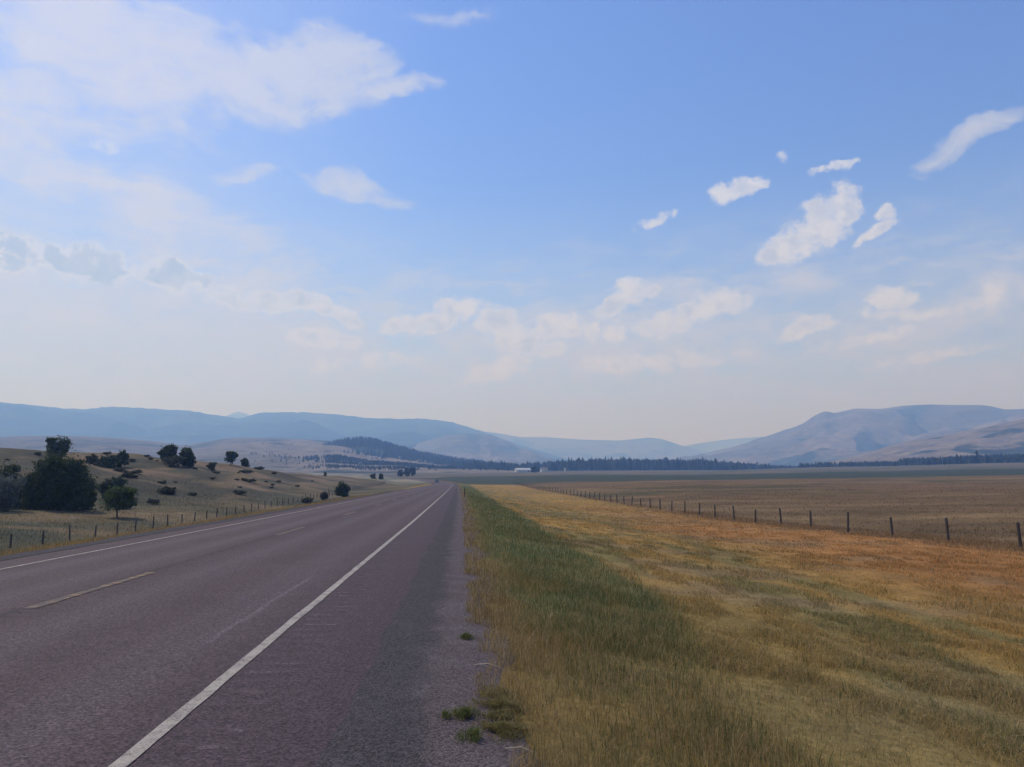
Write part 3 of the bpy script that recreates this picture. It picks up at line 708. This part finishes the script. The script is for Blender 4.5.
p, w, hg = sized(342.5, 165, 14, 15); tree('shrub', p, w, hg, 'upright dark bush near the road on the left, tallest along that verge', 'bush', 27, DK, 0, 2400, .14)
p, w, hg = sized(325, 155, 9, 9); tree('shrub', p, w, hg, 'small dark bush beside the leaning roadside pole', 'bush', 28, OLV, hg*.1, 900, .12)
p, w, hg = sized(309, 138, 13, 6); tree('shrub', p, w, hg, 'flat spreading bush in the left verge nearest the road', 'bush', 29, OLV, 0, 900, .12)
p, w, hg = sized(373, 395, 7, 5); tree('shrub', p, w, hg, 'pale olive bush in the far pasture left of a darker one', 'bush', 30, OLV, 0, 500, .3)
p, w, hg = sized(381, 400, 6, 6); tree('broadleaf_tree', p, w, hg, 'tiny dark tree in the far pasture beside the pale olive bush', 'tree', 31, DK, 0, 500, .3)
p, w, hg = sized(325, 300, 3.5, 4); tree('shrub', p, w, hg, 'tiny dark bush on the skyline above the upright roadside bush', 'bush', 32, DK, 0, 300, .25)
for i, (px, wp, hp, lb) in enumerate([(401, 7, 7, 'left tree of the three in the grove beside the road bend'), (408, 8, 9, 'middle tree of the three in the grove beside the road bend'), (413, 5, 9, 'right tree of the three in the grove beside the road bend')]):
    p, w, hg = sized(px, 760+i*12, wp, hp); tree('broadleaf_tree', p, w, hg, lb, 'tree', 33+i, DK, 0, 900, .55, group='trees of the far grove')
p, w, hg = sized(535, 1080, 9, 5.5); tree('broadleaf_tree', p, w, hg, 'dark spreading tree between the farm barn and the white farmhouse', 'tree', 37, DK, 0, 700, .8)
# tall conifers that stand out of the right-hand wood
def conifer(px, Y, hpx, i):
    od = ['leftmost', 'second from the left', 'third from the left', 'fourth from the left', 'fifth from the left', 'sixth from the left', 'seventh and tallest', 'third from the right', 'second from the right', 'rightmost'][i]
    p = gpos(px, Y); hh = hpx*Y/FPX; e = empty('pine_tree', p, label=od+' of the ten tall dark conifers above the right-hand wood', cat='tree', group='tall conifers above the right-hand wood')
    L = [(0, 0, hh*(.18+.13*k), hh*.23*(1-.14*k), hh*.23*(1-.14*k), hh*.12) for k in range(6)]+[(0, 0, hh*.93, hh*.025, hh*.025, hh*.07)]
    link_mesh('crown', crown_mesh('crown', L, 1100, hh*.04, 90+i, (.022, .034, .018), (.05, .06, .03)), m_leaf, e)
    m = MB(); m.tube([(0, 0, -.5), (0, 0, hh*.5), (0, 0, hh*.95)], [hh*.02, hh*.014, hh*.004], 7); link_mesh('trunk', m.mesh('trunk'), m_bark, e)
for i, (px, hpx) in enumerate([(930, 9), (935.5, 8), (945, 8), (951, 9), (958, 11), (962, 10.5), (978, 13.5), (988, 9), (1003, 10), (1020, 10)]): conifer(px, 990+((i*37) % 60), hpx, i)
# sagebrush clumps over the left hillside
rr = random.Random(8); proto = {}
spots = []
while len(spots) < 64:
    px = rr.uniform(2, 330); py = rr.uniform(452, 512); q = ground_at(px, py, 60, 420)
    if q.y < 84 or q.y > 330 or q.x > -41: continue
    if q.y < 100 and px < 120: continue
    spots.append((q, rr.uniform(.35, 1.15)*(1.7 if rr.random() < .25 and q.y > 110 else 1)))
for i, (q, s) in enumerate(spots):
    k = i % 5
    if k not in proto:
        L = rand_lobes(60+k, 2.0, .7, 7)
        proto[k] = (crown_mesh('crown', L, 1100, .085, 60+k, *(OLV if k else DK)), trunk_mesh('trunk', .9, .04, 60+k, .7))
        for m_, mt in zip(proto[k], (m_leaf, m_bark)): m_.materials.append(mt)
    e = empty('shrub', q, rr.uniform(0, 6.28), label='low dark scrub bush dotted on the grassy slope of the left hill', cat='bush', group='scrub bushes on the left hillside')
    e.scale = (s, s, s*rr.uniform(.7, 1.2))
    for nm, m_ in zip(('crown', 'trunk'), proto[k]):
        o = bpy.data.objects.new(nm, m_); C.objects.link(o); o.parent = e

# ------------------------------------------------------------------ fences
m_wood = simple('weathered_wood', (.075, .06, .05), .9, .15, .45, 14)
m_wire = simple('steel_wire', (.16, .15, .14), .6, .4, .2, 20, .5)
def post_mesh(name, hgt, r, seed):
    rr = random.Random(seed); m = MB(); lx, ly = rr.uniform(-.03, .03), rr.uniform(-.03, .03)
    m.tube([(0, 0, -.4), (lx*.3, ly*.3, .3), (lx*.7, ly*.7, hgt*.7), (lx, ly, hgt-.02), (lx, ly, hgt)], [r*1.08, r*1.04, r, r*.95, r*.7], 9)
    me = m.mesh(name); me.materials.append(m_wood); return me
def fence(name, u, v0, v1, step, hgt, r, seed, label, first=0):
    rr = random.Random(seed); x0 = u+float(curve(v0)); root = empty(name, (x0, v0, gxy(x0, v0)), label=label, cat='fence')
    meshes = [post_mesh('post', hgt, r, seed+i) for i in range(6)]; tops = []
    v = v0; i = 0
    while v < v1:
        X = u + float(curve(v)) + rr.uniform(-.06, .06); z = gxy(X, v); tops.append(Vector((X, v, z)))
        o = bpy.data.objects.new('post', meshes[rr.randint(0, 5)]); C.objects.link(o); o.parent = root
        o.location = Vector((X, v, z))-root.location; o.rotation_euler = (rr.uniform(-.07, .07), rr.uniform(-.08, .08), rr.uniform(0, 6))
        o.scale = (1, 1, rr.uniform(.84, 1.08)); v += step*rr.uniform(.97, 1.03) if i > 12 else step; i += 1
    for hz in (.35, .62, .88, 1.05):
        m = MB(); pts = []
        for a_, b_ in zip(tops[:-1], tops[1:]):
            pts += [a_ + Vector((0, 0, hz*hgt/1.2)), (a_+b_)/2 + Vector((0, 0, hz*hgt/1.2-.02))]
        m.tube([p_-root.location for p_ in pts], [.006]*len(pts), 4); m.build('wire', m_wire, root)
    return root
# first post positions come from where they stand along each line
fence('wire_fence', 25.0, 32.2, 330, 5.03, 1.28, .07, 3, 'wooden post and wire fence between the mown hay and the right-hand pasture')
fence('wire_fence', -31.0, 50.1, 330, 4.0, 1.15, .06, 9, 'post and wire fence along the left roadside below the hill')
# delineator post at the right edge of the road, small pole by the left verge
e = empty('marker_post', gpos(464.6, 74, 490), label='thin dark marker post standing alone in the grass edge right of the road', cat='marker post')
m = MB(); m.box(-.035, .035, -.02, .02, -.3, 1.12); m.build('post', m_wood, e)
m = MB(); m.box(-.045, .045, -.032, -.024, .92, 1.08); m.build('reflector', simple('reflector', (.25, .25, .22), .4, .5), e)
e = empty('pole', gpos(328, 150, 500), label='thin leaning pole in the left verge beside a small dark bush', cat='pole')
m = MB(); m.tube([(0, 0, -.3), (.03, 0, 1.2), (.08, 0, 2.4)], [.05, .045, .04], 8); m.build('shaft', m_wood, e)
m = MB(); m.box(.06, .12, -.05, .05, 2.3, 2.42); m.build('cap', m_wood, e)

# ------------------------------------------------------------------ farmstead
m_white = simple('white_siding', (.62, .60, .56), .8, .2, .12, .6); m_roof = simple('metal_roof', (.50, .48, .45), .55, .4, .15, .5)
m_dkroof = simple('shingle_roof', (.18, .16, .15), .9, .2, .2, 2); m_glass = simple('window_glass', (.04, .05, .06), .15, .5, .1, 1)
m_grey = simple('galvanised_metal', (.45, .45, .44), .45, .4, .15, .7)
def house(name, loc, rz, L, Wd, eave, ridge_h, label, cat, wallm, roofm, doors=1, wins=4):
    e = empty(name, loc, rz, label=label, cat=cat); m = MB()
    l, w = L/2, Wd/2
    m.add([(-l, -w, -.6), (l, -w, -.6), (l, w, -.6), (-l, w, -.6), (-l, -w, eave), (l, -w, eave), (l, w, eave), (-l, w, eave), (-l, 0, ridge_h), (l, 0, ridge_h)],
          [(0, 1, 5, 4), (2, 3, 7, 6), (1, 2, 6, 9, 5), (3, 0, 4, 8, 7), (3, 2, 1, 0)]); m.build('wall', wallm, e)
    m = MB(); o_ = .4; th = .18; sl = (ridge_h-eave)/w
    for s in (-1, 1):
        ye = s*(w+o_); ze = eave-o_*sl+.03
        m.add([(-l-o_, ye, ze), (l+o_, ye, ze), (l+o_, 0, ridge_h+.03), (-l-o_, 0, ridge_h+.03), (-l-o_, ye, ze+th), (l+o_, ye, ze+th), (l+o_, 0, ridge_h+.03+th), (-l-o_, 0, ridge_h+.03+th)],
              [(0, 1, 2, 3), (4, 7, 6, 5), (0, 4, 5, 1), (1, 5, 6, 2), (3, 2, 6, 7), (0, 3, 7, 4)])
    m.build('roof', roofm, e)
    for i in range(wins):
        x = -l + L*(i+.8)/(wins+.6); f_ = MB(); f_.box(x-.6, x+.6, -w-.06, -w+.02, 1.1, 2.3); fr = f_.build('window', m_white, e)
        f_ = MB(); f_.box(x-.5, x+.5, -w-.09, -w-.062, 1.2, 2.2); f_.build('pane', m_glass, fr)
    for i in range(doors):
        f_ = MB(); x = l*.55 if i == 0 else -l*.6; f_.box(x-.9, x+.9, -w-.07, -w+.02, 0, 2.9 if cat == 'barn' else 2.1); f_.build('door', m_dkroof, e)
    return e
house('barn', gpos(523, 1130), .25, 24, 11, 3.4, 6.2, 'long pale metal-roofed barn at the edge of the valley wood', 'barn', m_roof, m_roof, 1, 3)
house('farmhouse', gpos(544, 1120), .1, 9.5, 8, 4.2, 6.8, 'small white farmhouse right of the barn against the wood', 'house', m_white, m_dkroof, 1, 3)
e = empty('silo', gpos(565, 1150), label='narrow pale grain silo standing alone right of the white farmhouse', cat='silo')
m = MB(); m.tube([(0, 0, -.5), (0, 0, 5.2)], [1.5, 1.5], 18); m.build('tank', m_grey, e)
m = MB(); m.tube([(0, 0, 5.2), (0, 0, 6.1), (0, 0, 6.3)], [1.6, .3, .25], 18); m.build('roof', m_roof, e)

# ------------------------------------------------------------------ far car on the road
def car(v, u):
    X = u + float(curve(v)); z = float(zroad(v)+crown(u))+.01
    e = empty('car', (X, v, z), label='small dark car far off on the road just before it bends left', cat='car')
    pb = simple('dark_car_paint', (.03, .032, .04), .35, .5, .05, 1); m = MB()
    prof = [(-2.2, .35), (-2.2, .75), (-1.3, .92), (1.5, .95), (2.2, .85), (2.25, .35)]
    n = len(prof); vs = [(x, y, z_) for x in (-.88, .88) for (y, z_) in prof]
    m.add(vs, [tuple(range(n)), tuple(range(2*n-1, n-1, -1))]+[(i, i+n, (i+1) % n+n, (i+1) % n) for i in range(n)]); m.build('body', pb, e)
    m = MB(); pr = [(-1.2, .90, .82), (-.5, 1.42, .66), (1.0, 1.46, .66), (1.7, .92, .82)]
    vs = [(s*w_, y, z_) for s in (-1, 1) for (y, z_, w_) in pr]; m.add(vs, [(0, 1, 2, 3), (7, 6, 5, 4)]+[(i, i+4, (i+1) % 4+4, (i+1) % 4) for i in range(4)]); m.build('window', m_glass, e)
    m = MB(); m.box(-.64, .64, -.45, .95, 1.425, 1.49); m.build('roof', pb, e)
    tyre = simple('tyre_rubber', (.02, .02, .02), .9)
    for sx in (-1, 1):
        for sy in (-1.35, 1.35):
            m = MB(); m.tube([(sx*.9, sy, .33), (sx*.70, sy, .33)], [.33, .33], 16); w_ = m.build('wheel', tyre, e)
            m = MB(); m.tube([(sx*.915, sy, .33), (sx*.89, sy, .33)], [.19, .19], 12); m.build('rim', m_grey, w_)
        m = MB(); m.box(sx*.68-.16, sx*.68+.16, -2.23, -2.17, .58, .72); m.build('headlight', m_roof, e)
car(372, -7.3)

# ------------------------------------------------------------------ grass
m_grass, h, b = material('grass_blades', .7, .15); at = h.n('ShaderNodeAttribute', attribute_name='Col')
h.l(at.outputs['Color'], b.inputs['Base Color'])
tr = h.n('ShaderNodeBsdfTranslucent'); h.l(at.outputs['Color'], tr.inputs[0]); mx = h.n('ShaderNodeMixShader'); mx.inputs[0].default_value = .3
h.l(b.outputs[0], mx.inputs[1]); h.l(tr.outputs[0], mx.inputs[2]); h.l(mx.outputs[0], m_grass.node_tree.nodes['Material Output'].inputs[0])
def blades(name, u, v, hgt, wid, col, seed, lean=.45, lift=0.0):
    rs = np.random.RandomState(seed); n = len(u); X = u + curve(v); Z = Zuv(u, v)-.01+lift
    base = np.stack([X, v, Z], -1); a = rs.uniform(0, 2*math.pi, n); d = np.stack([np.cos(a), np.sin(a), np.zeros(n)], -1)
    b_ = rs.uniform(0, 2*math.pi, n); s = np.stack([np.cos(b_), np.sin(b_), np.zeros(n)], -1)
    ln = (rs.uniform(.1, 1, n)**1.3*lean)[:, None]; dz = 1-.35*np.minimum(ln, 2.2); H = hgt[:, None]; upv = np.array([0, 0, 1.0]); w = wid[:, None]
    m1 = base + upv*H*.55 + d*H*ln*.3; tp = base + upv*H*dz + d*H*ln
    V = np.stack([base-s*w, base+s*w, m1+s*w*.7, m1-s*w*.7, tp], 1).reshape(-1, 3)
    i = np.arange(n)[:, None]*5
    F = np.concatenate([i+np.array([[0, 1, 2]]), i+np.array([[0, 2, 3]]), i+np.array([[3, 2, 4]])], 0)
    cols = np.repeat(col, 5, 0)
    me = np_mesh(name, V, F, 3, cols, False); return me
RS = np.random.RandomState(77)
def samp(n, v0, v1, umin, umax, p=2.0):
    # more blades near the eye, thinning with distance
    q = RS.rand(n); a0, a1 = v0**(1-p), v1**(1-p); v = (a0+(a1-a0)*q)**(1/(1-p))
    return RS.uniform(umin, umax, n), v
def grass_right():
    U = []; V_ = []
    for (n, v0, v1, ul, uh, p) in [(200000, 2.6, 14, .05, 10, 1.6), (190000, 8, 30, .05, 20, 1.6), (110000, 24, 90, .0, 28, 1.7), (30000, 80, 260, -.6, 27, 1.8)]:
        uu, vv = samp(n, v0, v1, ul, uh, p); k = uu < vv*.92+1.2; U.append(uu[k]); V_.append(vv[k])
    u = np.concatenate(U); v = np.concatenate(V_); n = len(u); X = u+curve(v)
    n2 = fbm(X/14, v/14, 22, 4); edge = 3.6 + (n2-.5)*1.6 + .8*sst(20, 120, v) - 1.3*sst(14, 6, v)
    ragged = .10 + .28*sst(9, 5, v) + (fbm(v*1.1, v*0, 91, 4)-.5)*.9 - .35*sst(60, 200, v)
    tall = u < edge + RS.normal(size=n)*.25
    cl = fbm(X*1.7, v*1.7, 92, 3); cl2 = fbm(X*.5, v*.5, 93, 3)
    row = fbm(u*2.2+.9*cl2, v*.95, 97, 4)
    keep = (u > ragged) & (RS.rand(n) < np.where(tall, .35+1.1*cl, np.clip(5*(row-.36), .42, 1)))
    u, v, X, n2, tall, cl, cl2, edge, row = [q[keep] for q in (u, v, X, n2, tall, cl, cl2, edge, row)]; n = len(u)
    near = sst(15, 6, v)
    hg = np.where(tall, RS.uniform(.07, .19, n)*(.5+.9*cl), RS.uniform(.04, .10, n)*(.45+1.3*sst(.35, .65, row)) + .05*near*RS.rand(n))
    fen = sst(21.5, 24, u); hg = hg*(1-fen) + fen*RS.uniform(.12, .42, n)*sst(.2, .6, cl2)
    wd = np.clip(.0008+v*.00023, 0, .02)*np.where(tall, 1, 1.15)
    gc = ground_colour(X, v, u)/(.80+.4*fbm(X/3, v/3, 21, 4))[:, None]
    strawc = np.array([.40, .28, .13])*np.ones((n, 3)); greenc = np.array([.085, .110, .035])*np.ones((n, 3))
    r_ = RS.rand(n)
    pst = np.where(tall, .26+.75*sst(1.3, .1, u)+.25*sst(.55, .7, cl2)*near+.12*near, .25+.3*sst(14, 6, v))
    pgr = np.where(tall, .32*sst(.3, 1.6, u), .14)
    col = gc*1.5
    col = np.where((r_ < pst*.55)[:, None], strawc*(.75+.5*RS.rand(n))[:, None], col)
    col = np.where((r_ > 1-pgr)[:, None], greenc, col)
    col = np.where((fen > .5)[:, None], np.array([.27, .165, .075])*(.7+.6*RS.rand(n))[:, None], col)
    col = col*(.8+.4*RS.rand(n))[:, None]
    me = blades('verge_grass', u, v, hg, wd, col, 5, np.where(tall, .85, 2.0))
    return props(link_mesh('verge_grass', me, m_grass), 'tall green and straw grass on the verge and mown hay stubble right of the road', 'grass', kind='stuff')
grass_right()
def grass_left():
    u, v = samp(60000, 11, 90, 9.7, 24, 1.6); u = -u; u2, v2 = samp(40000, 40, 160, 14, 60, 1.6); u2 = -u2
    u = np.concatenate([u, u2]); v = np.concatenate([v, v2]); k = (u > -v*.8) & (u < -9.9-(fbm(v*.5, v*0+11, 35, 4)-.5)*.6*-1 ); u = u[k]; v = v[k]; n = len(u); X = u+curve(v)
    cl = fbm(X*.8, v*.8, 94, 3); k = RS.rand(n) < .2+1.1*cl; u = u[k]; v = v[k]; X = X[k]; cl = cl[k]; n = len(u)
    yel = sst(-15.5, -12.5, u)
    hg = RS.uniform(.12, .32, n)*(.5+cl); wd = np.clip(.0012+v*.00026, 0, .03)
    gc = ground_colour(X, v, u); r_ = RS.rand(n)
    col = gc*1.4; col = np.where((r_ < .2+.5*yel)[:, None], np.array([.30, .205, .085]), col); col = col*(.75+.5*RS.rand(n))[:, None]
    return props(link_mesh('pasture_grass', blades('pasture_grass', u, v, hg, wd, col, 6), m_grass), 'dry yellow roadside grass and olive pasture left of the road', 'grass', kind='stuff')
grass_left()
def grass_field():
    u, v = samp(90000, 30, 330, 25, 170, 1.5); X = u+curve(v); k = (X < v*.80) & (RS.rand(len(u)) < 1.8*fbm(X/3, v/3, 96, 4)-.35); u, v, X = u[k], v[k], X[k]; n = len(u)
    gc = ground_colour(X, v, u); col = gc*(.95+.6*RS.rand(n))[:, None]
    return props(link_mesh('meadow_grass', blades('meadow_grass', u, v, RS.uniform(.06, .24, n), np.clip(.008+v*.00030, 0, .05), col, 16, .8), m_grass), 'dry brown pasture grass beyond the right-hand fence', 'grass', kind='stuff')
grass_field()
# green weeds creeping over the gravel by the grass edge
def weeds():
    us = []; vs = []; cs = []; hs_ = []
    for (px, py, rx, ry, n, gr) in [(502, 712, .20, .60, 9000, .15), (476, 741, .12, .10, 1500, .8), (468, 718, .12, .12, 1200, .75), (445, 720, .05, .05, 350, .8), (468, 640, .07, .10, 1000, .8), (505, 735, .16, .15, 3500, .25)]:
        q = ground_at(px, py, 2, 30); r_ = np.minimum(np.abs(RS.normal(size=n))*.55, 1.6); a = RS.rand(n)*6.283
        us.append(q.x+np.cos(a)*r_*rx+RS.normal(size=n)*.01); vs.append(q.y+np.sin(a)*r_*ry); m_ = RS.rand(n) < gr
        cs.append(np.where(m_[:, None], np.array([.095, .125, .035]), np.array([.25, .19, .075]))*(.7+.6*RS.rand(n))[:, None]); hs_.append(RS.uniform(.03, .085, n)*(1-.45*r_))
    u, v, c_, h_ = map(np.concatenate, (us, vs, cs, hs_)); k = fbm(u*13, v*13, 95, 4) > .47+.06*RS.normal(size=len(u)); u, v, c_, h_ = u[k], v[k], c_[k], h_[k]
    me = blades('weeds', u, v, h_, np.full(len(u), .0022), c_, 8, 1.4, .028)
    props(link_mesh('weeds', me, m_grass), 'low green weeds creeping over the dark gravel edge', 'weeds', kind='stuff')
weeds()
# a few dry stalks lying on the gravel, and one upright green stalk
def stalk(px, py, L, ang, label, up=False):
    q = ground_at(px, py, 2, 30); m = MB(); d = Vector((math.cos(ang), math.sin(ang), 0))
    if up: m.tube([(0, 0, -.02), (.004, 0, L*.5), (.012, 0, L)], [.004, .0045, .002], 6)
    else: m.tube([(0, 0, .02), tuple(d*L*.5+Vector((0, 0, .045))), tuple(d*L+Vector((0, 0, .022)))], [.003, .004, .0015], 6)
    o = m.build('grass_stalk', simple('stalk', (.06, .09, .03) if up else (.42, .33, .22), .8)); o.location = q
    props(o, label, 'stalk')
stalk(533, 766, .12, 0, 'upright green stalk at the grass edge at the bottom of the picture', True)
stalk(474, 667, .28, -.5, 'pale dry stalk lying on the gravel above the weed patch')
stalk(505, 752, .22, -.5, 'pale dry stalk lying on the gravel below the weed patch')

# ------------------------------------------------------------------ haze
m_haze = bpy.data.materials.new('haze'); m_haze.use_nodes = True; n_ = m_haze.node_tree; n_.nodes.clear()
pv = n_.nodes.new('ShaderNodeVolumePrincipled'); ho = n_.nodes.new('ShaderNodeOutputMaterial'); n_.links.new(pv.outputs[0], ho.inputs['Volume'])
pv.inputs['Color'].default_value = (.25, .475, 1.0, 1); pv.inputs['Absorption Color'].default_value = (1, 1, 1, 1)
pv.inputs['Density'].default_value = .00030; pv.inputs['Anisotropy'].default_value = .25
m = MB(); m.box(-15500, 15500, -800, 15500, -30, 1000); o = m.build('haze', m_haze)
o['kind'] = 'stuff'; o['label'] = 'thin blue summer haze filling the whole valley'; o['category'] = 'haze'
